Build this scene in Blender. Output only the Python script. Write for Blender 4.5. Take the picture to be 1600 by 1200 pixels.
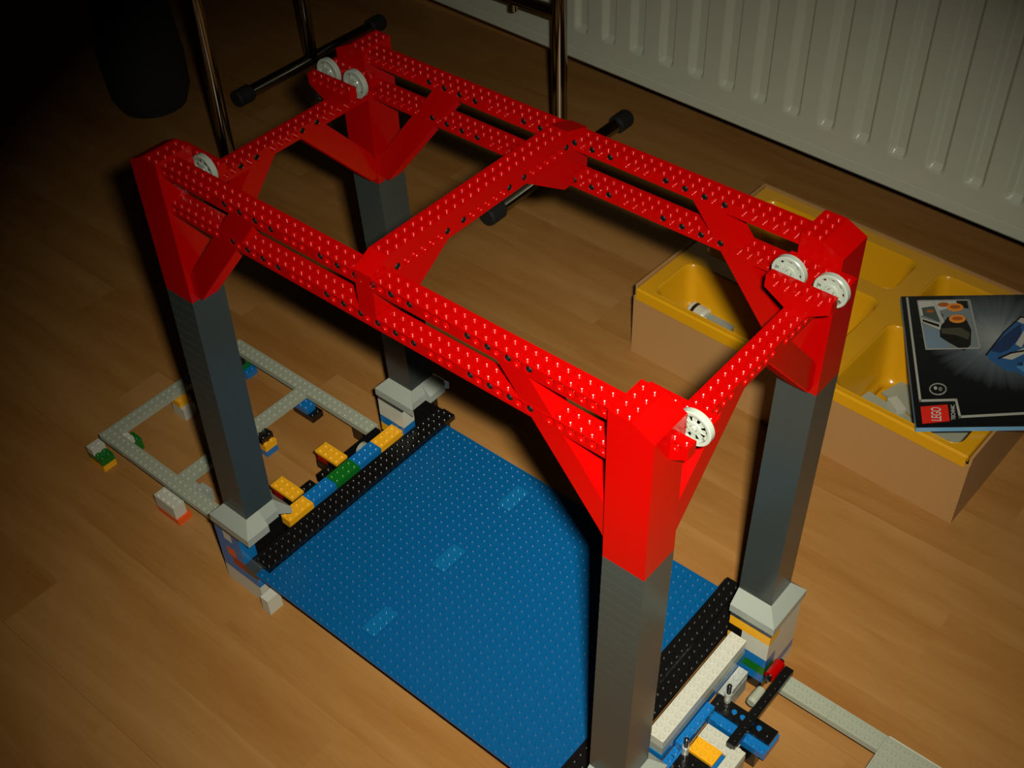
import bpy, math, random
from mathutils import Vector, Matrix
random.seed(7)
for o in list(bpy.data.objects): bpy.data.objects.remove(o)
scene = bpy.context.scene
col = scene.collection

# ------------------------------------------------------------------ units
S = 0.008            # one toy stud pitch = 8 mm; every number below is in studs
ZF = -60.0           # floor height in stud units (the hole row of the upper beams is z = 0)
def W(x, y, z): return Vector((x*S, y*S, (z-ZF)*S))

# ------------------------------------------------------------------ camera
cam = bpy.data.cameras.new('camera'); camo = bpy.data.objects.new('camera', cam); col.objects.link(camo)
scene.camera = camo
RIGHT = Vector((0.76625639, 0.64190485, -0.02844839))
DOWN = Vector((0.42491339, -0.53944595, -0.72694338))
FWD = Vector((-0.48197486, 0.54493691, -0.68610787))
CAM = Vector((59.14066, -49.50240, 59.96490))
def cam_matrix(p):
    m = Matrix((RIGHT, -DOWN, -FWD)).transposed().to_4x4(); m.translation = W(*p); return m
camo.matrix_world = cam_matrix(CAM)
cam.sensor_width = 36.0; cam.lens = 36.0*1901.085/1600.0
cam.clip_start = 0.02; cam.clip_end = 50

# ------------------------------------------------------------------ world, flash, exposure
world = bpy.data.worlds.new('dark_room'); scene.world = world; world.use_nodes = True
wb = world.node_tree.nodes['Background']; wb.inputs[0].default_value = (1.0, .82, .62, 1); wb.inputs[1].default_value = 0.003
fl = bpy.data.lights.new('camera_flash', 'AREA'); fl.shape = 'RECTANGLE'; fl.size = 0.030; fl.size_y = 0.018
fl.energy = 3.0; fl.color = (1.0, .95, .78); fl.spread = math.radians(62)
flo = bpy.data.objects.new('camera_flash', fl); col.objects.link(flo)
flo.matrix_world = cam_matrix(CAM + RIGHT*4.7 - DOWN*2.7) @ Matrix.Rotation(math.radians(-7.5), 4, 'X') @ Matrix.Rotation(math.radians(-2.0), 4, 'Y')
vs = scene.view_settings
vs.view_transform = 'Standard'; vs.look = 'None'; vs.gamma = 1.0; vs.use_curve_mapping = False
vs.exposure = 0.0

# ------------------------------------------------------------------ materials
MATS = {}
def plastic(name, c, rough=.28, coat=0.0, spec=.5, trans=0.0, bump=0.0, metal=0.0):
    if name in MATS: return MATS[name]
    m = bpy.data.materials.new(name); m.use_nodes = True; nt = m.node_tree; b = nt.nodes['Principled BSDF']
    b.inputs['Base Color'].default_value = (*c, 1); b.inputs['Roughness'].default_value = rough
    b.inputs['Specular IOR Level'].default_value = spec; b.inputs['Metallic'].default_value = metal
    b.inputs['Transmission Weight'].default_value = trans; b.inputs['Coat Weight'].default_value = coat
    # faint handling wear: slow roughness variation
    no = nt.nodes.new('ShaderNodeTexNoise'); no.inputs['Scale'].default_value = 90; no.inputs['Detail'].default_value = 3
    tc = nt.nodes.new('ShaderNodeTexCoord'); nt.links.new(tc.outputs['Object'], no.inputs['Vector'])
    mr = nt.nodes.new('ShaderNodeMapRange'); mr.inputs[3].default_value = max(.02, rough-.05); mr.inputs[4].default_value = rough+.07
    nt.links.new(no.outputs['Fac'], mr.inputs[0]); nt.links.new(mr.outputs[0], b.inputs['Roughness'])
    if bump:
        bp = nt.nodes.new('ShaderNodeBump'); bp.inputs['Strength'].default_value = bump; bp.inputs['Distance'].default_value = .0004
        nt.links.new(no.outputs['Fac'], bp.inputs['Height']); nt.links.new(bp.outputs[0], b.inputs['Normal'])
    MATS[name] = m; return m
RED = plastic('red_plastic', (.275, .0004, .0002), .19)
DGREY = plastic('dark_grey_plastic', (.027, .034, .033), .20)
LGREY = plastic('light_grey_plastic', (.235, .262, .232), .3)
OGREY = plastic('old_grey_plastic', (.26, .28, .22), .35)
WHEEL = plastic('pale_grey_wheel', (.235, .265, .230), .22)
BLUE = plastic('blue_plastic', (.004, .110, .33), .22)
PBLUE = plastic('baseplate_blue', (.0, .062, .185), .33)
CBLUE = plastic('clear_blue_plastic', (.003, .088, .23), .15)
BLACK = plastic('black_plastic', (.004, .004, .004), .22)
WHITE = plastic('white_plastic', (.40, .40, .34), .3)
YEL = plastic('yellow_plastic', (.62, .30, .008), .3)
GREEN = plastic('green_plastic', (.004, .105, .010), .25)
ORANGE = plastic('orange_plastic', (.62, .07, .008), .3)
CLEAR = plastic('clear_plastic', (.72, .76, .72), .08, trans=.7)
PINM = plastic('black_pin_plastic', (.003, .003, .003), .5, spec=.25)
RUBBER = plastic('black_rubber', (.004, .004, .004), .75)
CHROME = plastic('chrome', (.36, .34, .29), .10, metal=1.0)
ENAMEL = plastic('white_enamel', (.41, .425, .35), .30, coat=.2)
TRAYM = plastic('yellow_tray_plastic', (.50, .24, .004), .22)
PAGE = plastic('blue_page_edge', (.12, .30, .50), .6)
DARKBAG = plastic('black_fabric', (.006, .006, .006), .9)
WALLM = plastic('wall_paint', (.42, .36, .26), .9, bump=.3)

def card_material():
    m = bpy.data.materials.new('brown_cardboard'); m.use_nodes = True; nt = m.node_tree; b = nt.nodes['Principled BSDF']
    tc = nt.nodes.new('ShaderNodeTexCoord'); no = nt.nodes.new('ShaderNodeTexNoise'); no.inputs['Scale'].default_value = 400; no.inputs['Detail'].default_value = 4
    nt.links.new(tc.outputs['Object'], no.inputs['Vector'])
    r = nt.nodes.new('ShaderNodeValToRGB'); r.color_ramp.elements[0].color = (.30, .150, .045, 1); r.color_ramp.elements[1].color = (.36, .19, .065, 1)
    nt.links.new(no.outputs['Fac'], r.inputs[0]); nt.links.new(r.outputs[0], b.inputs['Base Color'])
    b.inputs['Roughness'].default_value = .75; return m
CARD = card_material()

def wood_material():
    m = bpy.data.materials.new('beech_laminate'); m.use_nodes = True; nt = m.node_tree; N = nt.nodes; L = nt.links; b = N['Principled BSDF']
    geo = N.new('ShaderNodeNewGeometry'); sep = N.new('ShaderNodeSeparateXYZ'); L.new(geo.outputs['Position'], sep.inputs[0])
    def mth(op, a, bb=None):
        n = N.new('ShaderNodeMath'); n.operation = op
        for i, v in enumerate((a, bb)):
            if v is None: continue
            if isinstance(v, (int, float)): n.inputs[i].default_value = v
            else: L.new(v, n.inputs[i])
        return n.outputs[0]
    row = mth('FLOOR', mth('DIVIDE', mth('ADD', sep.outputs[1], 0.4*S), 8*S))       # three narrow strips to a plank
    wn = N.new('ShaderNodeTexWhiteNoise'); wn.noise_dimensions = '1D'; L.new(row, wn.inputs['W'])
    cell = mth('FLOOR', mth('DIVIDE', mth('ADD', sep.outputs[0], mth('ADD', 46.5*S, mth('MULTIPLY', mth('MODULO', row, 3.0), .17))), .52))
    wn2 = N.new('ShaderNodeTexWhiteNoise'); wn2.noise_dimensions = '2D'
    cb = N.new('ShaderNodeCombineXYZ'); L.new(row, cb.inputs[0]); L.new(cell, cb.inputs[1]); L.new(cb.outputs[0], wn2.inputs['Vector'])
    mp = N.new('ShaderNodeMapping'); mp.inputs['Scale'].default_value = (1.6, 13, 13); L.new(geo.outputs['Position'], mp.inputs['Vector'])
    off = N.new('ShaderNodeVectorMath'); off.operation = 'ADD'; L.new(mp.outputs[0], off.inputs[0]); L.new(wn2.outputs['Color'], off.inputs[1])
    no = N.new('ShaderNodeTexNoise'); no.inputs['Scale'].default_value = 1.6; no.inputs['Detail'].default_value = 5; no.inputs['Roughness'].default_value = .6; no.inputs['Distortion'].default_value = .4
    L.new(off.outputs[0], no.inputs['Vector'])
    mp2 = N.new('ShaderNodeMapping'); mp2.inputs['Scale'].default_value = (30, 420, 420); L.new(geo.outputs['Position'], mp2.inputs['Vector'])
    no2 = N.new('ShaderNodeTexNoise'); no2.inputs['Scale'].default_value = 1.0; no2.inputs['Detail'].default_value = 2; L.new(mp2.outputs[0], no2.inputs['Vector'])
    f = mth('ADD', mth('MULTIPLY', no.outputs['Fac'], .72), mth('ADD', mth('MULTIPLY', wn2.outputs['Value'], .10), mth('MULTIPLY', no2.outputs['Fac'], .16)))
    r = N.new('ShaderNodeValToRGB'); e = r.color_ramp.elements
    e[0].position = .28; e[0].color = (.205, .080, .016, 1); e[1].position = .72; e[1].color = (.32, .165, .055, 1)
    k = e.new(.5); k.color = (.265, .125, .034, 1)
    L.new(f, r.inputs[0]); L.new(r.outputs[0], b.inputs['Base Color'])
    b.inputs['Roughness'].default_value = .38; b.inputs['Specular IOR Level'].default_value = .35
    return m
WOOD = wood_material()

# ------------------------------------------------------------------ mesh builder (stud units)
class MB:
    def __init__(s): s.v = []; s.f = []; s.sm = []
    def face(s, idx, smooth=False): s.f.append(tuple(idx)); s.sm.append(smooth)
    def add(s, pts): b = len(s.v); s.v += [tuple(p) for p in pts]; return b
    def box(s, x0, x1, y0, y1, z0, z1):
        b = s.add([(x0,y0,z0),(x1,y0,z0),(x1,y1,z0),(x0,y1,z0),(x0,y0,z1),(x1,y0,z1),(x1,y1,z1),(x0,y1,z1)])
        for q in ((3,2,1,0),(4,5,6,7),(0,1,5,4),(1,2,6,5),(2,3,7,6),(3,0,4,7)): s.face([b+i for i in q])
        return s
    def prism(s, prof, axis, a0, a1):
        # prof: counter-clockwise polygon; axis 'x': (y,z); 'y': (x,z); 'z': (x,y)
        def P(u, w, a): return {'x': (a,u,w), 'y': (u,a,w), 'z': (u,w,a)}[axis]
        n = len(prof); b = s.add([P(u,w,a0) for u,w in prof] + [P(u,w,a1) for u,w in prof])
        lo = [b+i for i in range(n)]; hi = [b+n+i for i in range(n)]
        if axis == 'y': s.face(lo); s.face(hi[::-1])
        else: s.face(lo[::-1]); s.face(hi)
        for i in range(n):
            j = (i+1) % n; q = (lo[i], lo[j], hi[j], hi[i])
            s.face(q[::-1] if axis == 'y' else q)
        return s
    def lathe(s, prof, n, c=(0,0,0), axis='z', a0=0.0, a1=math.tau, smooth=True):
        # prof: list of (r, h); each ring pair keeps its own vertices so that edges stay crisp
        full = abs(a1-a0-math.tau) < 1e-6; m = n if full else n+1
        for (r0,h0),(r1,h1) in zip(prof[:-1], prof[1:]):
            pts = []
            for r,h in ((r0,h0),(r1,h1)):
                for i in range(m):
                    a = a0+(a1-a0)*i/n; u, w = r*math.cos(a), r*math.sin(a)
                    p = {'z': (u,w,h), 'y': (u,h,-w), 'x': (h,u,w)}[axis]
                    pts.append((c[0]+p[0], c[1]+p[1], c[2]+p[2]))
            b = s.add(pts)
            for i in range(n):
                j = (i+1) % m
                s.face((b+i, b+j, b+m+j, b+m+i), smooth)
        return s
    def disc(s, r, n, c, axis='z', flip=False):
        pts = []
        for i in range(n):
            a = math.tau*i/n; u, w = r*math.cos(a), r*math.sin(a)
            p = {'z': (u,w,0), 'y': (u,0,-w), 'x': (0,u,w)}[axis]; pts.append((c[0]+p[0], c[1]+p[1], c[2]+p[2]))
        b = s.add(pts); q = list(range(b, b+n)); s.face(q[::-1] if flip else q); return s
    def stud(s, x, y, z, r=.30, h=.20, n=12):
        s.lathe([(r,0),(r,h-.03),(r-.03,h)], n, (x,y,z)); s.disc(r-.03, n, (x,y,z+h)); return s
    def tube(s, p0, p1, r, n=14, caps=True):
        p0 = Vector(p0); p1 = Vector(p1); d = (p1-p0).normalized(); a = d.orthogonal().normalized(); c = d.cross(a)
        ring = lambda p: [tuple(p+a*r*math.cos(math.tau*i/n)+c*r*math.sin(math.tau*i/n)) for i in range(n)]
        b = s.add(ring(p0)+ring(p1))
        for i in range(n): j = (i+1) % n; s.face((b+i, b+j, b+n+j, b+n+i), True)
        if caps:
            e = s.add(ring(p0)+ring(p1)); s.face([e+n-1-i for i in range(n)]); s.face([e+n+i for i in range(n)])
        return s
    def mesh(s, name):
        me = bpy.data.meshes.new(name); me.from_pydata([(x*S,y*S,z*S) for x,y,z in s.v], [], s.f)
        me.polygons.foreach_set('use_smooth', s.sm); me.update(); return me

CACHE = {}
def thing(name, label, cat, loc=(0,0,ZF), group=None, rz=0.0):
    o = bpy.data.objects.new(name, None); col.objects.link(o); o.location = W(*loc); o.rotation_euler = (0,0,rz)
    o.empty_display_size = .02; o['label'] = label; o['category'] = cat
    if group: o['group'] = group
    o['_o'] = loc
    return o
def obj(name, me, mat, parent=None, loc=(0,0,0), rz=0.0, label=None):
    """loc in stud units: absolute (z from the beam holes) for top-level, relative to parent's frame when given a parent thing"""
    if isinstance(me, MB): me = me.mesh(name)
    if not me.materials: me.materials.append(mat)
    elif me.materials[0] != mat:
        key = (me.name, mat.name)
        if key not in CACHE: c = me.copy(); c.materials[0] = mat; CACHE[key] = c
        me = CACHE[key]
    o = bpy.data.objects.new(name, me); col.objects.link(o)
    if parent is None: o.location = W(*loc)
    else: o.parent = parent; o.location = Vector(loc)*S
    o.rotation_euler = (0,0,rz)
    if label: o['label'] = label
    return o
def tag(o, label, cat, group=None, kind=None):
    if label: o['label'] = label
    if cat: o['category'] = cat
    if group: o['group'] = group
    if kind: o['kind'] = kind
    return o
G = .012   # half gap between neighbouring bricks
def brick_mesh(lx, ly, h, studs=True, n=12):
    k = ('brick', round(lx,3), round(ly,3), round(h,3), studs, n)
    if k not in CACHE:
        g = G if studs else .003
        m = MB(); m.box(g, lx-g, g, ly-g, g*.5, h)
        if studs:
            nx, ny = int(round(lx)), int(round(ly)); ox, oy = (lx-nx)/2, (ly-ny)/2
            for i in range(nx):
                for j in range(ny): m.stud(ox+i+.5, oy+j+.5, h, n=n)
        CACHE[k] = m.mesh('brick')
    return CACHE[k]
HOLE_Z = .725
def holed_mesh(n, w=1.0, h=1.2):
    """beam brick along x, its -y face pierced between the studs"""
    k = ('holed', n, w)
    if k in CACHE: return CACHE[k]
    m = MB(); x0, x1, y0, y1 = G, n-G, 0.0, w-G; z0, z1 = G*.5, h
    b = m.add([(x0,y0,z0),(x1,y0,z0),(x1,y1,z0),(x0,y1,z0),(x0,y0,z1),(x1,y0,z1),(x1,y1,z1),(x0,y1,z1)])
    for q in ((3,2,1,0),(4,5,6,7),(1,2,6,5),(2,3,7,6),(3,0,4,7)): m.face([b+i for i in q])
    for a, c in ((x0, .5), (n-.5, x1)):
        e = m.add([(a,0,z0),(c,0,z0),(c,0,z1),(a,0,z1)]); m.face((e,e+1,e+2,e+3))
    R1, R2, K = .39, .30, 16
    for hx in range(1, n):
        sq = []
        for i in range(K):
            a = math.tau*i/K; u, w_ = math.cos(a), math.sin(a)
            t = 1/max(abs(u)/.5, abs(w_)/((z1-HOLE_Z) if w_ > 0 else (HOLE_Z-z0)))
            sq.append((hx+u*t, 0, HOLE_Z+w_*t))
        # push nearest samples into the true corners
        for cx, cz in ((hx-.5,z0),(hx+.5,z0),(hx+.5,z1),(hx-.5,z1)):
            i = min(range(K), key=lambda q: (sq[q][0]-cx)**2+(sq[q][2]-cz)**2); sq[i] = (cx,0,cz)
        ri = [(hx+R1*math.cos(math.tau*i/K), 0, HOLE_Z+R1*math.sin(math.tau*i/K)) for i in range(K)]
        e = m.add(sq+ri)
        for i in range(K): j = (i+1) % K; m.face((e+i, e+j, e+K+j, e+K+i))
        def ring(r, y): return [(hx+r*math.cos(math.tau*i/K), y, HOLE_Z+r*math.sin(math.tau*i/K)) for i in range(K)]
        for (ra,ya),(rb,yb) in (((R1,0),(R1,.10)),((R1,.10),(R2,.10)),((R2,.10),(R2,.42))):
            e = m.add(ring(ra,ya)+ring(rb,yb))
            for i in range(K): j = (i+1) % K; m.face((e+i, e+j, e+K+j, e+K+i), ya != yb)
        e = m.add(ring(R2,.42)); m.face(range(e, e+K))
    for i in range(n): 
        for j in range(int(w)): m.stud(i+.5, j+.5, h)
    CACHE[k] = m.mesh('holed_brick'); return CACHE[k]
def pin_mesh():
    if 'pin' not in CACHE:
        m = MB(); n = 14
        m.lathe([(.285,.42),(.285,.05),(.25,.01),(.16,.01),(.16,.25)], n, axis='y'); m.disc(.16, n, (0,.25,0), 'y')
        CACHE['pin'] = m.mesh('connector_pin')
    return CACHE['pin']

# ================================================================== THE SETTING
fb = MB(); fb.box(-420, 200, -170, 127, -3, -1.0)
floor = obj('floor', fb, WOOD, None, (0,0,ZF)); floor['kind'] = 'structure'
PW, PL = 24.0, 161.0
pm = MB(); pm.box(.012, PL-.012, .012, PW-.012, -1.0, 0); pmesh = pm.mesh('plank')
r = 0; y = -.4-PW*7
while y < 127:
    x = -420 + ((r*53) % 161) - 161
    while x < 200:
        if x > -560: obj('plank', pmesh, WOOD, floor, (x, y, 0))
        x += PL
    y += PW; r += 1
wb_ = MB(); wb_.box(-420, 200, 0, 6, 0, 330)
wall = obj('wall_back', wb_, WALLM, None, (0,127,ZF)); wall['kind'] = 'structure'
bb_ = MB(); bb_.prism([(0,0),(-1.6,0),(-1.6,6.5),(-1.0,7.5),(0,7.5)][::-1], 'x', -420, 200)
base = obj('baseboard_back', bb_, WOOD, None, (0,127,ZF)); base['kind'] = 'structure'

# ------------------------------------------------------------------ radiator on the wall
RADA = math.radians(-2.6)
rad = thing('radiator', 'white ribbed panel radiator hanging low on the wall above the wooden floor', 'radiator', (-20,101.9,ZF), rz=RADA)
def radiator_panel():
    m = MB(); x0, x1, zb, zt = -95, 112, 15.0, 96
    prof = []      # (x, depth) one rib period: flat proud face, sloping wall, recess, steep wall
    x = x0; per = 6.0; ph = -30.0 % per
    k = math.floor((x0-ph)/per)
    xs = []
    while True:
        e = ph+k*per
        if e > x1: break
        for dx, d in ((-3.1,0),(-2.95,.03),(-2.8,.10),(-2.2,.66),(-2.05,.75),(-1.9,.8),(-.62,.8),(-.52,.75),(-.04,.05),(.08,0)):
            xx = e+dx
            if x0 < xx < x1: xs.append((xx,d))
        k += 1
    xs = [(x0,0)]+xs+[(x1,0)]
    rows = [(zb,.9,0),(zb+.25,.25,0),(zb+.6,0,0),(zb+2.25,0,0),(zb+2.32,.10,0),(zb+2.42,0,0),(zb+5.6,0,0),(zb+6.0,0,.15),(zb+6.6,0,.8),(zb+7.0,0,1),(zt-6,0,1),(zt-5,0,0),(zt,0,0)]
    b = m.add([(xx, base_d+d*f*1.0, z) for z, base_d, f in rows for xx, d in xs]); n = len(xs)
    for i in range(len(rows)-1):
        for j in range(n-1): m.face((b+i*n+j, b+i*n+j+1, b+(i+1)*n+j+1, b+(i+1)*n+j))
    m.box(x0, x1, 1.3, 2.0, zb, zt)
    return m
obj('front_panel', radiator_panel(), ENAMEL, rad)
m = MB(); m.box(-95,112,8.5,9.5,15.6,96); obj('back_panel', m, ENAMEL, rad)
for xx in (-70, 85):
    m = MB(); m.box(xx,xx+4,9.5,19,30,34); m.box(xx,xx+1,9.5,19,20,88); obj('wall_bracket', m, ENAMEL, rad)
for xx in (-95.6, 112):
    m = MB(); m.box(xx,xx+.6,0.2,9.5,15,96); obj('side_cover', m, ENAMEL, rad)

# ------------------------------------------------------------------ folding table with T-shaped chrome feet
tab = thing('folding_table', 'folding table on chrome T-shaped feet with black end caps in front of the radiator', 'table', (-84.5,91.8,ZF))
for lx, dy in ((31.4,0.4), (-31.5,0.2)):
    m = MB(); m.tube((lx,-17.5+dy,1.7),(lx,18+dy,1.7),1.25,16)
    ft = obj('foot_bar', m, CHROME, tab)
    for sgn in (-1,1):
        c = MB(); yy = dy+(sgn*18.2 if sgn > 0 else -17.8)
        c.lathe([(.1,yy-1.9),(1.5,yy-1.9),(1.7,yy-1.5),(1.7,yy+1.5),(1.45,yy+1.9),(.1,yy+1.9)], 16, (lx,0,1.72), 'y'); obj('end_cap', c, RUBBER, ft)
    m = MB(); m.tube((lx,dy,1.6),(lx,dy,88),1.3,18); obj('leg', m, CHROME, tab)
m = MB(); m.tube((-31,.3,30),(31,.3,30),1.15,14); m.tube((-31,.3,33.5),(31,.3,33.5),.5,10); obj('crossbar', m, CHROME, tab)
m = MB(); m.tube((22,.3,29.4),(22,.3,27.9),.75,10); obj('bolt', m, CHROME, tab)
m = MB(); m.box(-44,44,-32,6,88,90.5); obj('tabletop', m, plastic('table_laminate', (.25,.16,.09), .5), tab)

pole = thing('chrome_pole', 'upright chrome tube rising behind the end crossbeam of the red gantry', 'pole', (-94.3,53.5,ZF))
m = MB(); m.tube((0,0,.6),(0,0,120),1.25,18); obj('tube', m, CHROME, pole)
m = MB(); m.lathe([(.1,0),(1.7,0),(1.7,2.6),(1.3,3.0)],16); obj('foot_cap', m, RUBBER, pole)

m = MB()
m.lathe([(.2,0),(6.5,0),(7.6,3),(7.8,10),(7.0,20),(5,25),(2.5,27),(.2,27.5)], 20)
bag = obj('dark_bag', m, DARKBAG, None, (-131,64,ZF)); tag(bag, 'dark rounded bundle on the floor in the unlit corner', 'bag')

# ================================================================== THE GANTRY
gan = thing('toy_gantry', 'tall red and dark grey toy brick gantry with four legs straddling a blue studded baseplate', 'toy gantry', (0,0,ZF))
def gp(name, me, mat, x, y, z, rz=0.0, label=None): return obj(name, me, mat, gan, (x, y, z-ZF), rz, label)

XL, XR = -25.5, 24.5        # inner faces of the left and right legs
YN, YFAR = -.5, 25.5        # near face of the near / far legs
LEGS = {'A': (XL-4, YN, -1), 'B': (XL-4, YFAR, -1), 'C': (XR, YN, 1), 'D': (XR, YFAR, 1)}
SHIFT = {'A': (.35,-.76), 'B': (.56,.7), 'C': (-.35,-.4), 'D': (-.5,.34)}
# ---- red heads
for kx, (x, y, out) in LEGS.items():
    ix = x if out > 0 else x+2
    gp('head_top_brick', brick_mesh(2,4,1.2), RED, ix, y, -.3)
    if out > 0: pr = [(G,0),(2,0),(2,.22),(G,1.2)]; sx = x+2
    else: pr = [(0,0),(2-G,0),(2-G,1.2),(0,.22)]; sx = x
    key = ('headslope', out)
    if key not in CACHE: CACHE[key] = MB().prism(pr, 'y', 0, 4).mesh('slope_brick')
    gp('slope_brick', CACHE[key], RED, sx, y, -.3)
    hc = 14.8/12
    for i in range(12):
        z = -.3-(i+1)*hc
        if i % 2 == 0:
            for d in (0,2): gp('head_brick', brick_mesh(2,4,hc,False), RED, x+d, y, z)
        else:
            for d in (0,2): gp('head_brick', brick_mesh(4,2,hc,False), RED, x, y+d, z)
# ---- long beams: pierced row in front, two-wide bricks behind
PINX = [-17,-15,-13,-11,-5,-3,-1,1,3,5,11,13,15,17]
SEG = [(-26,8),(-18,8),(-10,4),(-6,12),(6,4),(10,8),(18,7)]
SEGB = [(-26,6),(-20,8),(-12,8),(-4,8),(4,8),(12,8),(20,5)]
for y in (0, 26):
    for zc in (0, -4):
        z0 = zc-HOLE_Z
        for x, n in SEG: gp('beam_brick', holed_mesh(n), RED, x, y, z0)
        for x, n in SEGB: gp('beam_backing_brick', brick_mesh(n,1,1.2), RED, x, y+1, z0)
        for px in PINX: gp('connector_pin', pin_mesh(), PINM, px, y, zc)
# ---- middle crossbeam
q90 = math.pi/2
for y, n in ((0,10),(10,8),(18,10)):
    gp('crossbeam_brick', holed_mesh(n,2.0), RED, 1, y, -HOLE_Z, q90)
for py in (3,9,11,17,19,25): gp('connector_pin', pin_mesh(), PINM, 1, py, 0, q90)
for y, n in ((2,8),(10,8),(18,7)): gp('crossbeam_top_brick', brick_mesh(2,n,1.2), RED, -1, y, .475)
gp('slope_brick', MB().prism([(0,0),(2,0),(2,1.2),(0,.25)], 'x', -1, 1), RED, 0, 0, .475)
gp('slope_brick', MB().prism([(0,0),(3,0),(3,.25),(0,1.2)], 'x', -1, 1), RED, 0, 25, .475)
for y in (0,26): gp('spacer_block', MB().box(-1,1,0,2,0,2.8), RED, 0, y+.02, -3.525)
for side in (0,1):
    for i, (a, t, b2) in enumerate(((2,9,7.2),(2,7.2,5.4),(2,5.4,3.6))):
        if side == 0: pr = [(a,0),(b2,0),(t,1.2),(a,1.2)]
        else: pr = [(28.2-b2,0),(28.2-a,0),(28.2-a,1.2),(28.2-t,1.2)]
        gp('inverted_slope_brick', MB().prism(pr, 'x', -1+G, 1-G), RED, 0, 0, -HOLE_Z-1.2*(i+1))
# ---- braces along the long beams
def brace_x(y, start, dx, face, sgn):
    levels = [-.725, -2.125, -3.525, None] + [-4.725-1.2*k for k in range(9)]      # None: the lower beam passes through
    clip = (lambda v: min(v, face)) if sgn > 0 else (lambda v: max(v, face))
    for zt, zb in zip(levels[:-1], levels[1:]):
        if zt is None or zb is None: continue
        at0 = lambda z: start+sgn*dx*(-.725-z)/1.2
        xs = [clip(at0(zb)), clip(at0(zb)+sgn*3.05), clip(at0(zt)+sgn*3.05), clip(at0(zt))]
        if abs(xs[0]-xs[1]) < .05 and abs(xs[2]-xs[3]) < .05: continue
        n = 1 if sgn > 0 else 5                               # fine steps on the underside
        st = [(xs[3], zt)]
        for k in range(n):
            xa = xs[3]+(xs[0]-xs[3])*k/n; zl = zt+(zb-zt)*(k+1)/n
            if n > 1: st.append((xa, zl))
            st.append((xs[3]+(xs[0]-xs[3])*(k+1)/n, zl))
        pr = st+([(xs[1],zb)] if abs(xs[0]-xs[1]) > .02 else [])+([(xs[2],zt)] if abs(xs[2]-xs[3]) > .02 else [])
        if sgn < 0: pr = pr[::-1]
        gp('brace_brick', MB().prism(pr, 'y', .03, 1.97), RED, 0, y, 0)
for y in (0, 26):
    brace_x(y, 13.9, .965, XR, 1)
    brace_x(y, -13.5, .965, XL, -1)
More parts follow.
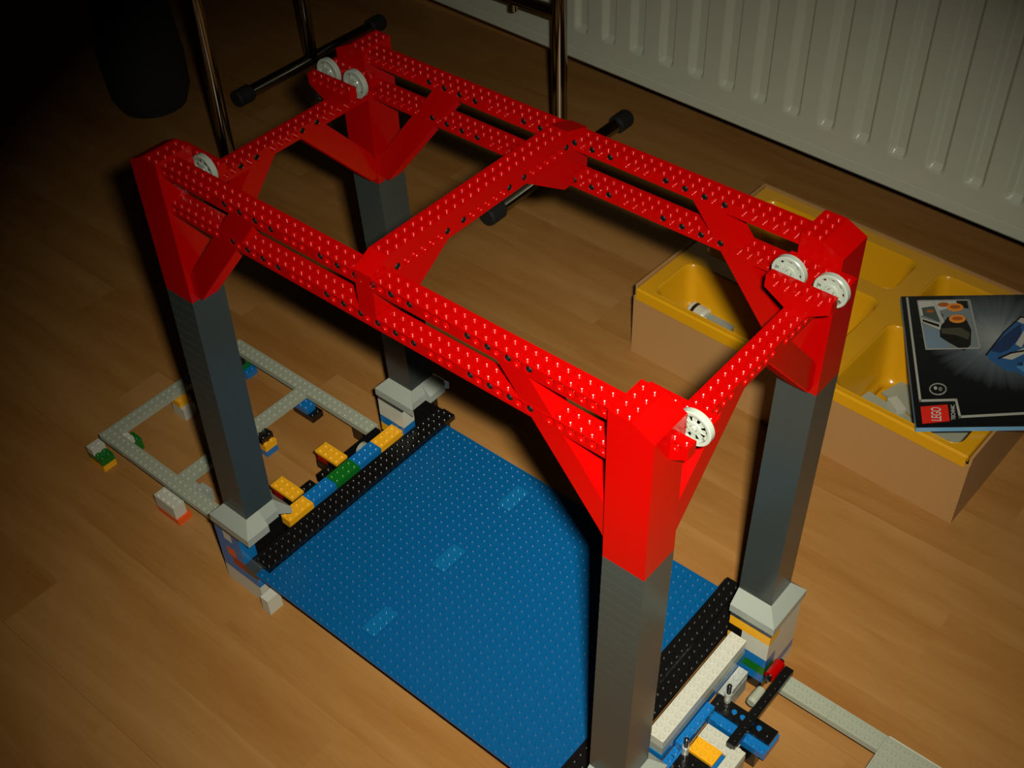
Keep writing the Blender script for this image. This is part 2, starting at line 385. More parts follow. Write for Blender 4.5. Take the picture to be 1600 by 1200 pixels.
# ---- end crossbeams with braces and pulleys
ENDS = [(-27.6, -25.6), (26.0, 28.0)]
for x0, x1 in ENDS:
    for y, n in ((3.5,8),(11.5,6),(17.5,8)):
        gp('end_beam_brick', holed_mesh(n,2.0), RED, x1, y, -4.725, q90)
    if x0 < 0:
        for py in (8.5,10.5,16.5,18.5): gp('connector_pin', pin_mesh(), PINM, x1, py, -4, q90)
    for side in (0,1):
        for i in range(9):
            zt = -4.725-1.2*i; zb = zt-1.2; d = 1.07
            if side: a = [16.3+d*(i+1), 16.3+d*(i+1)+3.2, 16.3+d*i+3.2, 16.3+d*i]; a = [min(v,YFAR) for v in a]
            else: a = [12.7-d*(i+1)-3.2, 12.7-d*(i+1), 12.7-d*i, 12.7-d*i-3.2]; a = [max(v,YN+4) for v in a]
            if abs(a[0]-a[1]) < .05: continue
            if side:
                pr = [(a[3],zt)]
                for k in range(5): pr += [(a[3]+(a[0]-a[3])*k/5, zt-1.2*(k+1)/5), (a[3]+(a[0]-a[3])*(k+1)/5, zt-1.2*(k+1)/5)]
                pr += [(a[1],zb)]+([(a[2],zt)] if a[2]-a[3] > .02 else [])
            else: pr = [(a[0],zb),(a[1],zb),(a[2],zt),(a[3],zt)]
            gp('brace_brick', MB().prism(pr, 'x', x0+.03, x1-.03), RED, 0, 0, 0)
    cx = (x0+x1)/2
    def trap(name, ya, yb, xa=-3.0, xb=3.0):
        pr = [(-1,0),(1,0),(xb,1.2),(xa,1.2)] if xa < -1 else [(xa,0),(xa+.01,0),(xb,1.2),(xa,1.2)]
        gp('inverted_slope_brick', MB().prism(pr, 'y', ya+G, yb-G), RED, cx, 0, -3.525)
    for yh, far in ((21.4,1),(24.45,1),(4.55,0),(1.55,0)):
        trap('holder', yh, yh+1)
        gp('pulley_holder_brick', holed_mesh(6), RED, cx-3, yh, -2.325)
    for yc in (23.35, 3.95):
        for sx in (-1.92, 1.92):
            if 'wheel' not in CACHE:
                R = 1.52
                m = MB(); m.lathe([(R-.30,.02),(R-.30,-.28),(R-.06,-.30),(R,-.24),(R,.24),(R-.06,.30),(R-.30,.28),(R-.30,.02)], 36, axis='y')
                m.lathe([(.30,.2),(.30,-.20),(.52,-.20),(.60,-.08)], 20, axis='y')
                for k in range(8):
                    a = math.tau*k/8
                    m.lathe([(.55,-.08),(1.24,-.08)], 4, axis='y', a0=a+.17, a1=a+math.tau/8-.17, smooth=False)
                    m.lathe([(.55,.06),(1.24,.06)], 4, axis='y', a0=a+.17, a1=a+math.tau/8-.17, smooth=False)
                m.lathe([(.55,-.08),(.98,-.08)], 32, axis='y', smooth=False)
                for k in range(16):
                    a = math.tau*(k+.5)/16; c, s_ = math.cos(a), math.sin(a); p = Vector((c,0,s_)); t = Vector((-s_,0,c))*.045
                    e = m.add([tuple(p*.5+t+Vector((0,-.16,0))), tuple(p*.95+t+Vector((0,-.10,0))), tuple(p*.95-t+Vector((0,-.10,0))), tuple(p*.5-t+Vector((0,-.16,0))),
                               tuple(p*.5+t), tuple(p*.95+t), tuple(p*.95-t), tuple(p*.5-t)])
                    for q in ((0,1,2,3),(0,4,5,1),(1,5,6,2),(2,6,7,3),(3,7,4,0)): m.face([e+i for i in q])
                CACHE['wheel'] = m.mesh('pulley_wheel'); 
                h = MB(); h.lathe([(.01,-.34),(.26,-.34),(.26,.34),(.01,.34)], 14, axis='y'); CACHE['hub'] = h.mesh('axle_end')
            w = gp('pulley_wheel', CACHE['wheel'], WHEEL, cx+sx, yc, -1.55)
            obj('axle_end', CACHE['hub'], WHEEL, w, (0,0,0))
# ---- dark grey columns, each leaning by a hair
ZT, ZB = -15.1, -46.7; NC = 26; ch = (ZT-ZB)/NC
for kx, (x, y, out) in LEGS.items():
    sx, sy = SHIFT[kx]
    for i in range(NC):
        f = (i+.5)/NC; z = ZT-(i+1)*ch
        for d in (0,2):
            if i % 2: gp('column_brick', brick_mesh(2,4,ch,False), DGREY, x+d+sx*f, y+sy*f, z)
            else: gp('column_brick', brick_mesh(4,2,ch,False), DGREY, x+sx*f, y+d+sy*f, z)
# ---- collars and coloured footings
def quad_frustum(p_in, p_out, z1, z2, z3):
    """one mitred collar side: p_in / p_out are two points each (inner top edge, outer edge)"""
    (a,b),(c,d) = p_in; (e,f),(g,h) = p_out
    m = MB(); i = m.add([(a,b,z1),(c,d,z1),(e,f,z2),(g,h,z2),(e,f,z3),(g,h,z3),(a,b,z3),(c,d,z3)])
    for q in ((0,2,3,1),(2,4,5,3),(6,7,5,4),(0,6,4,2),(1,3,5,7),(0,1,7,6)): m.face([i+k for k in q])
    return m
STACK = {
 'A': [('DGREY',), ('BLUE','WHITE','BLUE'), ('BLUE',), ('BLUE','ORANGE','BLUE'), ('BLUE','RED','DGREY'), ('BLUE',), ('WHITE',), ('WHITE',)],
 'B': [('DGREY',), ('WHITE',), ('WHITE',), ('BLUE',), ('YEL',), ('BLACK',), ('BLACK',), ('WHITE',)],
 'C': [('DGREY',), ('YEL',), ('WHITE',), ('BLUE',), ('GREEN',), ('BLUE',), ('BLACK',), ('WHITE',)],
 'D': [('DGREY',), ('YEL',), ('BLACK','WHITE','WHITE'), ('YEL','WHITE','WHITE'), ('BLUE',), ('GREEN',), ('ORANGE','BLUE','BLUE'), ('BLACK',)],
}
SIDE = {'A': 'BLACK', 'B': 'BLACK', 'C': 'WHITE', 'D': 'WHITE'}  # A and B: black puts the shade under the collar into the colour
O = 1.4
for kx, (x, y, out) in LEGS.items():
    sx, sy = SHIFT[kx]; x0, x1, y0, y1 = x+sx, x+4+sx, y+sy, y+4+sy
    z1, z2, z3 = -46.6, -48.2, -49.3
    X0, X1, Y0, Y1 = x0-O, x1+O, y0-O, y1+O
    if kx == 'D' or kx == 'C': X0 = x0-.05
    sides = [(((x0,y0),(x1,y0)),((X0,Y0),(X1,Y0)))]
    if kx in 'CD': sides.append((((x1,y0),(x1,y1)),((X1,Y0),(X1,Y1))))
    elif kx == 'A': sides += [(((x1,y0),(x1,y0+1.8)),((X1,Y0),(X1,y0+1.8))), (((x1,y0+1.8),(x1,y1)),((x1+.5,y0+1.8),(x1+.5,y1)))]
    else: sides += [(((x1,y0),(x1,y0+1.8)),((x1+.5,Y0+.9),(x1+.5,y0+1.8))), (((x1,y0+1.8),(x1,y1)),((X1,y0+1.8),(X1,y1+.6)))]
    sides += [(((x1,y1),(x0,y1)),((X1,Y1),(X0,Y1))), (((x0,y1),(x0,y0)),((X0,Y1),(X0,Y0)))]
    for a, b in sides: gp('collar_slope', quad_frustum(a, b, z1, z2, z3), LGREY, 0, 0, 0)
    zt = z3; hs = [.75]+[(z3-.75-ZF)/7]*7
    i0, i1, j0, j1 = X0+.15, X1-.25, Y0+.12, Y1-.2
    for li, cols in enumerate(STACK[kx]):
        h = hs[li]; zb = zt-h; n = len(cols)
        if kx in 'AB': i1 = x1-.85 if zb > -54.9 else X1-.25
        for s_ in range(n):
            xa = i0+(i1-i0)*s_/n; xb = i0+(i1-i0)*(s_+1)/n
            gp('footing_brick', brick_mesh(xb-xa, 2.0, h, False), globals()[cols[s_]], xa, j0, zb)
        side = DGREY if li == 0 else (globals()[SIDE[kx]] if (li % 3 or kx in 'AB') else globals()[cols[-1]])
        gp('footing_brick', brick_mesh(2.0, j1-j0-2, h, False), side, i1-2, j0+2, zb)
        gp('footing_brick', brick_mesh(i1-i0-2, j1-j0-2, h, False), DGREY, i0, j0+2, zb)
        zt = zb
# ---- blue baseplate with its studs, joining plates, strips
PX0, PX1, PY0, PY1, PZ = -24.0, 21.4, -2.6, 30.0, -54.5
m = MB(); m.box(PX0, PX1, PY0, PY1, -.35, 0)
sp = 1.0125
nx, ny = int((PX1-PX0)/sp), 32
for i in range(nx):
    for j in range(ny): m.stud(PX0+.5+i*sp, PY0+.5+j*(PY1-PY0-.0)/32.0, 0, .30, .18, 10)
gp('baseplate', m, PBLUE, 0, 0, PZ, label='large bright blue studded baseplate')
for yc in (25.4, 13.4, 1.7): gp('joining_plate', brick_mesh(2,4,.32), CBLUE, -8.6, yc-2, PZ)
for y, n in ((-1.5,12),(10.5,12),(22.5,9)):
    gp('edge_plate', brick_mesh(2,n,.8), BLACK, -24.85, y, PZ)
    gp('edge_plate', brick_mesh(1,n,.5), BLACK, -25.85, y, PZ)
    gp('edge_plate', brick_mesh(2,n,.8), BLACK, 19.8, y-.2, PZ)
    gp('edge_plate', brick_mesh(2,n,.5), BLACK, 21.8, y-.2, PZ)
# supports under the plate
for x, y, c in ((-9.0,.6,'GREEN'),(8,.6,'YEL'),(-12,27,'BLUE'),(6,27,'RED'),(16,12,'BLUE')):
    for k in range(4): gp('support_brick', brick_mesh(2,2,1.28,False), globals()[c] if k else WHITE if c == 'WHITE' else globals()[c], x, y, ZF+.0+1.28*k)
gp('slope_brick', MB().prism([(0,0),(1.3,0),(1.3,2.6),(0,2.6)], 'y', 0, 2.0), WHITE, -23.2, -3.3, ZF)

# ---- coloured bricks along the left strip
RB = -54.8
for c, y, n in (('YEL',20.95,4),('BLUE',16.95,4),('GREEN',13.0,4),('BLUE',8.95,4),('YEL',5.0,4)):
    gp('brick', brick_mesh(2,n,1.2), globals()[c], -28.2, y, RB)
    gp('brick', brick_mesh(2,n,1.2,False), BLACK, -28.2, y, RB-1.2)
for y in (15.2, 7.55):
    gp('plate', brick_mesh(4,2,.4), YEL, -32.6, y, -53.9)
    gp('brick', brick_mesh(2,2,1.2,False), RED, -32.4, y+.1, -55.1)
    gp('brick', brick_mesh(2,2,1.2,False), BLACK, -30.4, y, -55.1)
    gp('brick', brick_mesh(4,2,1.2,False), BLACK, -32.4, y, -56.3)
for y in (13.2, 10.0): gp('brick', brick_mesh(2,2,1.2), BLACK, -30.3, y, -55.9)
gp('axle_beam', MB().box(-30.6,-29.7,17.6,24.2,-56,-55.1), BLACK, 0, 0, 0)
m = MB(); m.lathe([(.1,-.3),(1.0,-.3),(1.0,.3),(.1,.3)], 20, axis='x'); gp('gear', m, LGREY, -29.1, 20.3, -55.2)
gp('axle_beam', MB().box(-30.4,-28.4,5,24,-60,-57), BLACK, 0, 0, 0)

# ---- mechanism beside the right strip
for y in (7.9, 15.8):
    gp('brick', brick_mesh(2,7.9,1.2), WHITE, 24.9, y, -52.7)
    gp('brick', brick_mesh(2,7.9,1.2,False), LGREY, 24.9, y, -53.9)
gp('brick', brick_mesh(2,16,1.2,False), BLUE, 24.9, 7.8, -55.1)
gp('brick', brick_mesh(1,6,1.2), BLUE, 27.0, 10.2, -55.3)
gp('brick', brick_mesh(1,5,1.2), BLUE, 27.0, 5.2, -56.2)
m = MB(); m.box(0,7.4,0,1.9,0,.4)
for i in range(7):
    if i not in (2,3,5): m.stud(.5+i*1.02,.95,.4)
gp('plate', m, BLACK, 27.1, 16.6, -55.6)
for i in (2,3,5): m2 = MB(); m2.stud(0,0,0,.3,.12); gp('stud_cap', m2, BLUE, 27.1+.5+i*1.02, 17.55, -55.2)
gp('plate', brick_mesh(6,1,.5), BLUE, 28.6, 15.5, -56.3)
gp('brick', brick_mesh(7,3,1.2,False), BLUE, 27.6, 15.8, -57.3)
gp('brick', brick_mesh(6,3,2.6,False), BLACK, 27.6, 15.9, -60)
m = MB(); m.box(31.2,32.2,13.4,25.2,-54.8,-53.9)
for k in range(11): m.stud(31.7,14.2+k,-53.9,.28,.08)
gp('lift_beam', m, BLACK, 0, 0, 0)
m = MB(); m.lathe([(.05,0),(.62,0),(.62,2.2),(.05,2.2)], 16, axis='y'); gp('bushing', m, RED, 30.5, 23.0, -54.1)
m = MB(); m.lathe([(.05,0),(.32,0),(.32,3.2),(.05,3.2)], 12, axis='y'); gp('axle', m, BLACK, 30.5, 22.4, -54.1)
gp('brick', brick_mesh(1.2,4.2,.9), CLEAR, 26.95, 18.5, -56)
gp('brick', brick_mesh(1.2,4.2,2.5,False), LGREY, 26.95, 18.5, -58.6)
m = MB(); m.lathe([(.05,0),(.5,0),(.6,.4),(.5,2.2),(.05,2.4)], 14, axis='y'); gp('gear', m, OGREY, 30.3, 19.8, -55.6)
for y in (18.3, 10.2):
    m = MB(); m.lathe([(.05,0),(.38,0),(.38,1.4),(.2,1.5)], 14); gp('pin_socket', m, CLEAR, 28.3, y, -55.2)
    m = MB(); m.lathe([(.2,1.2),(.24,1.5),(.24,2.9),(.05,3.0)], 12); gp('axle', m, BLACK, 28.3, y, -55.2)
gp('plate', brick_mesh(4,2,.4), BLACK, 27.0, 8.4, -55.6)
gp('brick', brick_mesh(4,4,4.4,False), BLACK, 27.0, 7.0, -60)
gp('plate', brick_mesh(4,2,.4), WHITE, 28.2, 12.7, -55.6)
gp('plate', brick_mesh(3,2,.4), YEL, 28.3, 10.7, -55.4)
gp('brick', brick_mesh(4,6,3.0,False), BLUE, 28.2, 9.0, -60)
gp('brick', brick_mesh(1.4,3.6,.8), WHITE, 31.9, 10.3, -55.4)
gp('brick', brick_mesh(1.4,3.6,2,False), LGREY, 31.9, 10.3, -57.4)
gp('brick', brick_mesh(2,2,.6), CLEAR, 25.4, 4.6, -55.4)

# ================================================================== LOW TRACK FRAMES
fr = thing('track_frame', 'low light grey studded rectangular frame on small brick stacks beside the gantry legs', 'toy frame', (0,0,ZF))
def fp(par, name, me, mat, x, y, z): return obj(name, me, mat, par, (x,y,z-ZF))
FZ = -56.9
def rail(par, x, y, lx, ly): fp(par, 'rail_plate', brick_mesh(lx,ly,.8), OGREY, x, y, FZ)
for x in (-59.9,-51.9,-43.9,-35.9): rail(fr, x, .5, 8 if x < -40 else 5.2, 2)
for x in (-59.9,-51.9,-43.9,-35.9): rail(fr, x, 23.4, 8 if x < -40 else 4.4, 2)
for y in (2.5, 10.5, 18.5): rail(fr, -59.9, y, 2, 8 if y < 17 else 4.9)
for y in (2.5, 10.5, 18.5): rail(fr, -45.6, y, 2, 8 if y < 17 else 4.9)
def stack(par, x, y, spec):
    z = ZF
    for c, lx, ly in spec:
        fp(par, 'support_brick', brick_mesh(lx,ly,1.03), globals()[c], x, y, z); z += 1.03
stack(fr, -60.2, -1.6, (('YEL',3,2),('GREEN',3,2),('WHITE',1.4,2)))
stack(fr, -58.6, 2.6, (('GREEN',2,2),('GREEN',2,2),('WHITE',2,1)))
stack(fr, -46.0, -1.3, (('ORANGE',4.3,2.1),('WHITE',4,1.75),('WHITE',4,1.75)))
stack(fr, -58.9, 11.6, (('WHITE',2.6,2),('WHITE',2.6,2),('YEL',2,2)))
stack(fr, -45.8, 22.4, (('BLACK',4,2),('BLUE',3,1.6),('BLACK',1.2,1.2)))
stack(fr, -58.9, 22.6, (('BLUE',3,2),('GREEN',2,2),('BLACK',2,1)))
stack(fr, -43.9, 14.0, (('BLUE',2,2),('YEL',2,2),('BLACK',1.5,2)))
stack(fr, -43.6, 2.6, (('LGREY',2,2),('LGREY',2,2),('LGREY',2,1)))
stack(fr, -35.4, 24, (('BLACK',2,1),('BLACK',2,1),('BLACK',2,1)))

fr2 = thing('track_frame', 'low light grey studded frame leading away from the white bar and black lift beam', 'toy frame', (0,0,ZF))
for x in (31.4, 37.4): rail(fr2, x, 23.6, 6, 2.2)
for x, y in ((43.4,17.8),(43.4,21.8),(51.4,17.8),(51.4,21.8)): rail(fr2, x, y, 8, 4)
fp(fr2, 'support_brick', brick_mesh(6,1,1.2,False), WHITE, 43.6, 25.0, FZ-.5)
fp(fr2, 'support_brick', brick_mesh(2,2,1.2,False), WHITE, 43.4, 20.5, FZ-1.2)
for x, y in ((45,19),(56,19),(56,23)): stack(fr2, x, y, (('WHITE',2,2),('BLUE',2,2),('WHITE',2,1)))

# ================================================================== CARDBOARD BOX WITH TRAY
BA = math.radians(-2.0)
box = thing('cardboard_box', 'open brown cardboard box holding the yellow plastic tray beside the radiator', 'box', (-16.0,62.2,ZF), rz=BA)
BW, BD, BH = 51.0, 33.0, 11.7
t = .35
for nm, a in (('front_wall',(0,BW,0,t,0,BH-1.3)),('back_wall',(0,BW,BD-t,BD,0,BH+.4)),('side_wall',(0,t,t,BD-t,0,BH+.5)),('side_wall',(BW-t,BW,t,BD-t,0,BH-.1)),('bottom',(t,BW-t,t,BD-t,0,.4))):
    obj(nm, MB().box(*a), CARD, box)
tray = thing('plastic_tray', 'yellow vacuum-formed plastic sorting tray with deep pockets inside the cardboard box', 'tray', (-16.0,62.2,ZF), rz=BA)
TF = 3.2
POCK = [(-13.6,3.6,62.9,72.2),(-13.6,-1.6,75.0,92.6),(.6,12.0,84.2,92.6),(6.0,12.2,62.9,81.6),(15.0,33.0,62.9,78.6),(15.0,33.0,82.2,92.6)]
def tray_mesh():
    m = MB(); ox, oy = -16.0, 62.2; Z = BH+.25
    P = [(a-ox,b-ox,c-oy,d-oy) for a,b,c,d in POCK]
    x0, x1, y0, y1 = .55, BW-.6, .1, BD-.7
    xs = sorted({x0,x1,*[v for p in P for v in p[:2]]}); ys = sorted({y0,y1,*[v for p in P for v in p[2:]]})
    for i in range(len(xs)-1):
        for j in range(len(ys)-1):
            cx, cy = (xs[i]+xs[i+1])/2, (ys[j]+ys[j+1])/2
            if any(a < cx < b and c < cy < d for a,b,c,d in P): continue
            e = m.add([(xs[i],ys[j],Z),(xs[i+1],ys[j],Z),(xs[i+1],ys[j+1],Z),(xs[i],ys[j+1],Z)]); m.face((e,e+1,e+2,e+3))
    def loop(a,b,c,d,r,z,n=5):
        pts = []
        for cx, cy, s0 in ((b-r,d-r,0),(a+r,d-r,1),(a+r,c+r,2),(b-r,c+r,3)):
            for k in range(n+1):
                an = (s0+k/n)*math.pi/2; pts.append((cx+r*math.cos(an), cy+r*math.sin(an), z))
        return pts
    n = 5
    for a,b,c,d in P:
        R = 1.7
        top = loop(a,b,c,d,R,Z); L = len(top)
        e = m.add(top); cor = m.add([(b,d,Z),(a,d,Z),(a,c,Z),(b,c,Z)])
        for s0 in range(4):
            for k in range(n): q = e+s0*(n+1)+k; m.face((cor+s0, q+1, q))
        rings = [top, loop(a+.12,b-.12,c+.12,d-.12,R,Z-.25), loop(a+.35,b-.35,c+.35,d-.35,R,Z-.7), loop(a+1.3,b-1.3,c+1.3,d-1.3,R,TF+1.2), loop(a+1.7,b-1.7,c+1.7,d-1.7,R,TF+.4), loop(a+2.2,b-2.2,c+2.2,d-2.2,R,TF)]
        base_ = m.add([p for q in rings for p in q])
        for i in range(len(rings)-1):
            for k in range(L): j = (k+1) % L; m.face((base_+i*L+k, base_+(i+1)*L+k, base_+(i+1)*L+j, base_+i*L+j), True)
        m.face([base_+(len(rings)-1)*L+k for k in range(L)])
    # rolled rim and skirt
    rim = [(x0,y0),(x1,y0),(x1,y1),(x0,y1)]
    for k in range(4):
        (xa,ya),(xb,yb) = rim[k], rim[(k+1)%4]
        dn = 1.75 if k == 0 else .9
        nxv, nyv = (0,-1) if k == 0 else (1,0) if k == 1 else (0,1) if k == 2 else (-1,0)
        o1 = .22 if k == 0 else .1
        e = m.add([(xa,ya,Z),(xb,yb,Z),(xb+nxv*o1,yb+nyv*o1,Z-.25),(xa+nxv*o1,ya+nyv*o1,Z-.25),(xb+nxv*o1*1.6,yb+nyv*o1*1.6,Z-dn),(xa+nxv*o1*1.6,ya+nyv*o1*1.6,Z-dn)])
        m.face((e+1,e,e+3,e+2)); m.face((e+2,e+3,e+5,e+4))
    return m
to = obj('pocket_sheet', tray_mesh(), TRAYM, tray)
sd = to.modifiers.new('thickness', 'SOLIDIFY'); sd.thickness = .0009; sd.offset = -1
# raised ribs on the pocket walls
for a, b, c, d in POCK:
    a += 16.0; b += 16.0; c -= 62.2; d -= 62.2; Z = BH+.25; zt_, zb_ = Z-1.1, TF+1.5
    m = MB(); ins = lambda z: .35+.95*(Z-.7-z)/(Z-.7-TF-1.2)
    y = c+2.6
    while y < d-2.4:
        e = m.add([(a+ins(zt_)-.04,y-.11,zt_),(a+ins(zt_)+.10,y,zt_),(a+ins(zt_)-.04,y+.11,zt_),(a+ins(zb_)-.04,y-.11,zb_),(a+ins(zb_)+.10,y,zb_),(a+ins(zb_)-.04,y+.11,zb_)])
        m.face((e,e+3,e+4,e+1)); m.face((e+1,e+4,e+5,e+2)); m.face((e,e+1,e+2)); y += .55
    x = a+2.6
    while x < b-2.4:
        e = m.add([(x-.11,d-ins(zt_)+.04,zt_),(x,d-ins(zt_)-.10,zt_),(x+.11,d-ins(zt_)+.04,zt_),(x-.11,d-ins(zb_)+.04,zb_),(x,d-ins(zb_)-.10,zb_),(x+.11,d-ins(zb_)+.04,zb_)])
        m.face((e,e+3,e+4,e+1)); m.face((e+1,e+4,e+5,e+2)); m.face((e,e+1,e+2)); x += .55
    obj('wall_ribs', m, TRAYM, tray)

# loose pieces lying in the tray
def loose(name, me, mat, x, y, z, rz, rx, label, cat, group=None):
    o = obj(name, me, mat, None, (x,y,z), rz); o.rotation_euler = (rx,0,rz); return tag(o, label, cat, group)
PF = ZF+TF+.12
loose('toy_plate', brick_mesh(13.2,3,.4,False), OGREY, 16.6, 68.0, PF+1.0, math.radians(-10), 0, 'narrow grey toy plate along the near wall of the tray pocket', 'toy plate')
loose('toy_plate', brick_mesh(12.4,5.4,.4,False), OGREY, 18.4, 72.4, PF+.5, math.radians(-17), 0, 'wide grey toy plate half hidden under the corner of the black booklet', 'toy plate')
loose('toy_brick', brick_mesh(2.6,1.4,1.1,False), WHITE, 19.9, 70.6, PF+.9, math.radians(-35), 0, 'small white toy brick between the two grey plates in the tray', 'toy brick')
m = MB(); m.lathe([(.05,-1.6),(1.15,-1.6),(1.45,-1.2),(1.45,1.2),(1.15,1.6),(.05,1.6)], 18, axis='x'); m.lathe([(.05,1.6),(.7,1.6),(.7,2.3),(.05,2.3)],12,axis='x')
con = thing('toy_connector', 'small white toy connector with a black band in the corner pocket of the tray', 'toy connector', (-9.9,70.3,PF+1.5), rz=math.radians(-12))
obj('body', m, WHITE, con)
m = MB(); m.lathe([(1.48,-.75),(1.48,-.2)],18,axis='x'); obj('band', m, BLACK, con)
m = MB(); m.prism([(-2.0,-.8),(1.3,-1.3),(2.6,-.2),(2.1,1.1),(.2,.8),(-1.7,1.2)], 'z', 0, 2.2)
loose('toy_wedge', m, LGREY, -6.3, 69.9, PF, math.radians(-16), 0, 'pale grey angled toy piece beside the white connector in the tray', 'toy piece')

# ------------------------------------------------------------------ booklet
TL = Vector((14.80,81.3,-46.6)); BL = Vector((27.70,60.06,-47.0)); TR = Vector((27.6,91.8,-46.6))
eu = (TR-TL)/720.0; ev = (BL-TL)/755.0
def bk(x, y, h=0.0):
    v = (y-165); u = x-(255+65*v/755); p = TL+eu*u+ev*v; return (p.x, p.y, p.z+h)
bko = thing('instruction_booklet', 'black instruction booklet with blue vehicle picture lying across the yellow tray', 'booklet', (20,74,-47.7))
def brel(p): return (p[0]-20, p[1]-74, p[2]+47.7)
UW = 255+720*1.5
def slab(h0, h1, x0=255.0, x1=UW, y0=165.0, y1=920.0):
    m = MB(); N = 14; top = []; bot = []
    for i in range(N+1):
        for j in (0,1):
            v = y0 if j == 0 else y1; xl = (x0-255)+255+65*(v-165)/755; xr = (x1-255)+255+65*(v-165)/755
            xx = xl+(xr-xl)*i/N; lift = 1.1*(i/N)**2*(v-165)/755*0+0
            top.append(brel(bk(xx,v,h1+lift))); bot.append(brel(bk(xx,v,h0+lift)))
    b = m.add(top+bot); T = 2*(N+1)
    for i in range(N):
        q = b+2*i; m.face((q,q+1,q+3,q+2)[::1]); m.face((q+T+2,q+T+3,q+T+1,q+T)); m.face((q+1,q+T+1,q+T+3,q+3)); m.face((q+2,q+T+2,q+T,q))
    m.face((b,b+T,b+T+1,b+1)); e = b+2*N; m.face((e+1,e+T+1,e+T,e)); return m
def cover_material():
    m = bpy.data.materials.new('booklet_cover'); m.use_nodes = True; nt = m.node_tree; N = nt.nodes; L = nt.links; b = N['Principled BSDF']
    tc = N.new('ShaderNodeTexCoord'); mp = N.new('ShaderNodeMapping'); L.new(tc.outputs['Object'], mp.inputs['Vector'])
    c = Vector(brel(bk(800,430)))*S
    sub = N.new('ShaderNodeVectorMath'); sub.operation = 'SUBTRACT'; L.new(tc.outputs['Object'], sub.inputs[0]); sub.inputs[1].default_value = c
    ln = N.new('ShaderNodeVectorMath'); ln.operation = 'LENGTH'; L.new(sub.outputs[0], ln.inputs[0])
    sep = N.new('ShaderNodeSeparateXYZ'); L.new(sub.outputs[0], sep.inputs[0])
    at = N.new('ShaderNodeMath'); at.operation = 'ARCTAN2'; L.new(sep.outputs[1], at.inputs[0]); L.new(sep.outputs[0], at.inputs[1])
    no = N.new('ShaderNodeTexNoise'); no.noise_dimensions = '1D'; no.inputs['Scale'].default_value = 9; no.inputs['Detail'].default_value = 4; L.new(at.outputs[0], no.inputs['W'])
    mul = N.new('ShaderNodeMath'); mul.operation = 'MULTIPLY_ADD'; L.new(no.outputs['Fac'], mul.inputs[0]); mul.inputs[1].default_value = .022; L.new(ln.outputs['Value'], mul.inputs[2])
    r = N.new('ShaderNodeValToRGB'); e = r.color_ramp.elements; e[0].position = .012; e[0].color = (.26,.28,.28,1); e[1].position = .090; e[1].color = (.003,.004,.005,1)
    k = e.new(.05); k.color = (.08,.10,.12,1)
    L.new(mul.outputs[0], r.inputs[0]); L.new(r.outputs[0], b.inputs['Base Color']); b.inputs['Roughness'].default_value = .3
    return m
COVER = cover_material()
obj('pages', slab(-.75,-.06), PAGE, bko)
cov = obj('cover', slab(-.06,0.0), COVER, bko)
def ink(name, c): return plastic('ink_'+name, c, .3)
def flat(name, pts, mat, h=.012):
    m = MB(); b = m.add([brel(bk(x,y,h)) for x,y in pts]); m.face(range(b,b+len(pts))); return obj(name, m, mat, cov)
def ell(cx, cy, rx, ry, n=22): return [(cx+rx*math.cos(math.tau*i/n), cy-ry*math.sin(math.tau*i/n)) for i in range(n)][::-1]
def line(name, pts, w, mat, h=.012):
    m = MB()
    for (xa,ya),(xb,yb) in zip(pts[:-1],pts[1:]):
        d = Vector((xb-xa,yb-ya)).normalized(); n = Vector((-d.y,d.x))*w/2; a = d*w/2
        q = [(xa+n.x-a.x,ya+n.y-a.y),(xa-n.x-a.x,ya-n.y-a.y),(xb-n.x+a.x,yb-n.y+a.y),(xb+n.x+a.x,yb+n.y+a.y)]
        b = m.add([brel(bk(x,y,h)) for x,y in q]); m.face((b,b+1,b+2,b+3))
    return obj(name, m, mat, cov)
SILVER = ink('silver', (.30,.30,.27)); KBLACK = ink('black', (.004,.004,.004)); KWHITE = ink('white', (.42,.42,.38)); KRED = ink('red', (.55,.015,.008))
KORANGE = ink('orange', (.70,.22,.02)); KDO = ink('dark_orange', (.35,.08,.01)); KBLUE = ink('blue', (.02,.09,.25)); KLB = ink('light_blue', (.05,.22,.42)); KGREY = ink('grey', (.16,.19,.2)); KDB = ink('deep_blue', (.01,.03,.10))
flat('border_panel', [(258,170),(318,905),(345,905),(345,780),(285,170)], KBLACK, .006)
line('silver_border', [(290,178),(345,780),(537,778),(552,868),(990,850),(1270,838)], 13, SILVER)
flat('inset_picture', [(350,197),(390,490),(688,488),(652,197)], KGREY, .010)
flat('inset_picture', [(352,199),(362,290),(600,225),(590,199)], ink('pale', (.42,.42,.40)), .013)
flat('inset_picture', [(375,360),(390,487),(520,487),(470,380)], ink('slate', (.14,.20,.27)), .013)
line('inset_border', [(350,195),(388,492),(690,490),(654,195),(350,195)], 7, SILVER, .022)
flat('picture_shape', [(575,199),(640,199),(645,250),(585,240)], KBLACK, .014)
flat('picture_shape', [(470,365),(470,420),(510,450),(600,505),(640,470),(650,380),(620,300),(520,300)], KBLACK, .016)
flat('picture_shape', [(360,300),(480,340),(475,378),(365,325)], KWHITE, .016)
flat('picture_shape', [(372,310),(470,345),(468,362),(376,326)], KBLACK, .018)
flat('picture_shape', [(372,240),(440,230),(500,290),(470,330),(380,290)], ink('moss', (.05,.07,.06)), .015)
flat('picture_shape', [(436,205),(452,200),(500,330),(482,345)], ink('steel', (.35,.36,.34)), .019)
flat('picture_shape', ell(500,222,34,14), KDO, .018); flat('picture_shape', ell(420,262,22,9), KDO, .018)
for cx, cy in ((567,240),(575,312)):
    flat('picture_wheel', ell(cx,cy,48,26), KORANGE, .020); flat('picture_wheel', ell(cx,cy-2,32,12), KDO, .024)
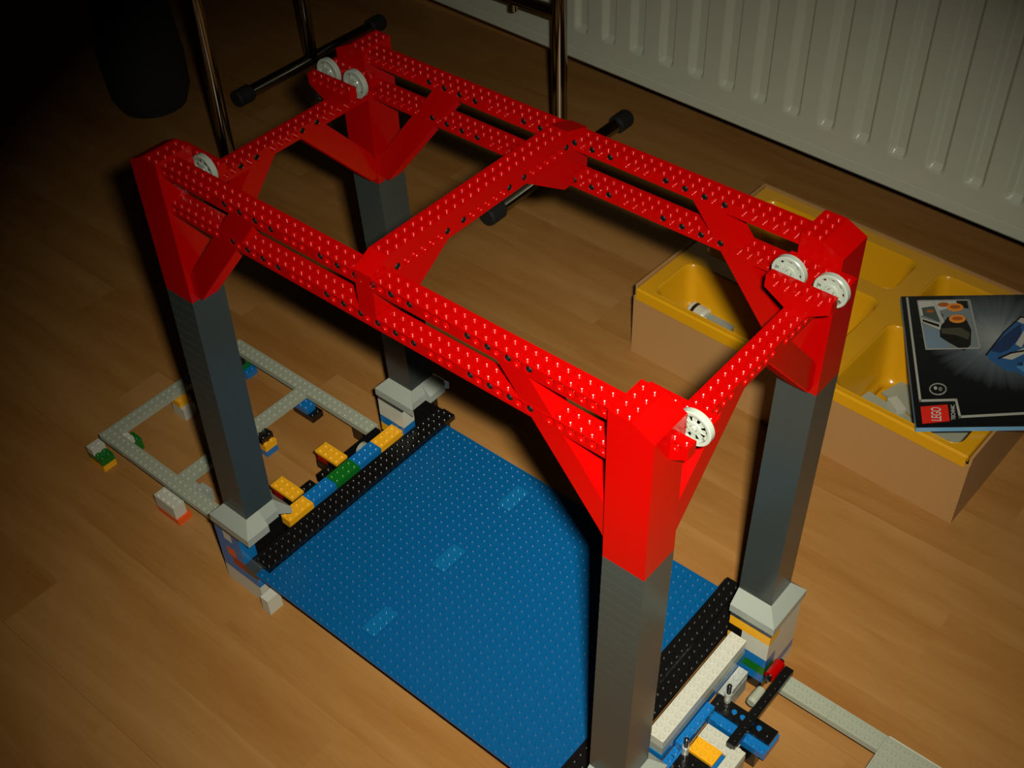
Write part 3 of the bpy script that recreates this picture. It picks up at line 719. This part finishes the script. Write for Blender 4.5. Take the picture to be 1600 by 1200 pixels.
flat('picture_shape', [(480,370),(590,365),(640,400),(630,440),(560,410),(480,400)], ink('brown', (.05,.045,.03)), .020)
line('emblem_ring', [(443+44*math.cos(math.tau*i/24),718+30*math.sin(math.tau*i/24)) for i in range(25)], 7, SILVER)
flat('emblem_mark', ell(430,712,9,10), SILVER); flat('emblem_mark', ell(456,718,11,12), ink('dim', (.12,.12,.11)))
flat('logo_square', [(345,812),(352,902),(497,890),(490,802)], KRED)
# vehicle on the cover
flat('vehicle_picture', [(720,530),(830,400),(940,305),(985,320),(1120,330),(1250,420),(1250,800),(1020,725),(940,670),(880,630),(820,622),(740,560)], KBLUE, .010)
flat('vehicle_picture', [(745,500),(830,420),(935,345),(930,420),(850,500),(800,520)], KDB, .014)
flat('vehicle_picture', [(890,470),(960,370),(990,390),(920,490)], KWHITE, .016)
flat('vehicle_picture', [(790,545),(905,505),(985,470),(990,500),(860,560)], KWHITE, .016)
flat('vehicle_picture', [(905,325),(945,310),(985,330),(985,360),(940,345)], KWHITE, .016)
flat('vehicle_picture', [(880,600),(990,540),(1100,560),(1100,700),(990,690)], KLB, .015)
line('vehicle_outline', [(720,530),(830,400),(940,305),(985,320)], 9, KBLACK, .018)
line('vehicle_outline', [(790,550),(860,520),(990,500)], 10, KBLACK, .019)
for cx, cy in ((765,500),(828,497),(905,585),(960,625)): flat('vehicle_picture', ell(cx,cy,17,11,14), KDB, .020)
# lettering reads from the bottom edge upwards
def lettering(text, x, y, hpx, mat, shear=0.0, width=None):
    cu = bpy.data.curves.new('lettering', 'FONT'); cu.body = text; cu.size = 1; cu.shear = shear; cu.offset = .012
    tmp = bpy.data.objects.new('lettering_tmp', cu); col.objects.link(tmp)
    dg = bpy.context.evaluated_depsgraph_get(); me = bpy.data.meshes.new_from_object(tmp.evaluated_get(dg)); bpy.data.objects.remove(tmp)
    w = max(v.co.x for v in me.vertices)
    sx = (width or w*hpx)/w
    for v in me.vertices:
        v.co = Vector(brel(bk(x-v.co.y*hpx, y-v.co.x*sx, .018)))*S      # runs up the page
    return me
def letter_obj(text, x, y, hpx, mat, **k):
    me = lettering(text, x, y, hpx, mat, **k); me.materials.clear(); me.materials.append(mat)
    return obj('lettering', me, mat, cov)
letter_obj('LEGO', 452, 890, 74, KWHITE, shear=.15, width=74)
letter_obj('TECHNIC', 527, 884, 30, KWHITE, width=80)
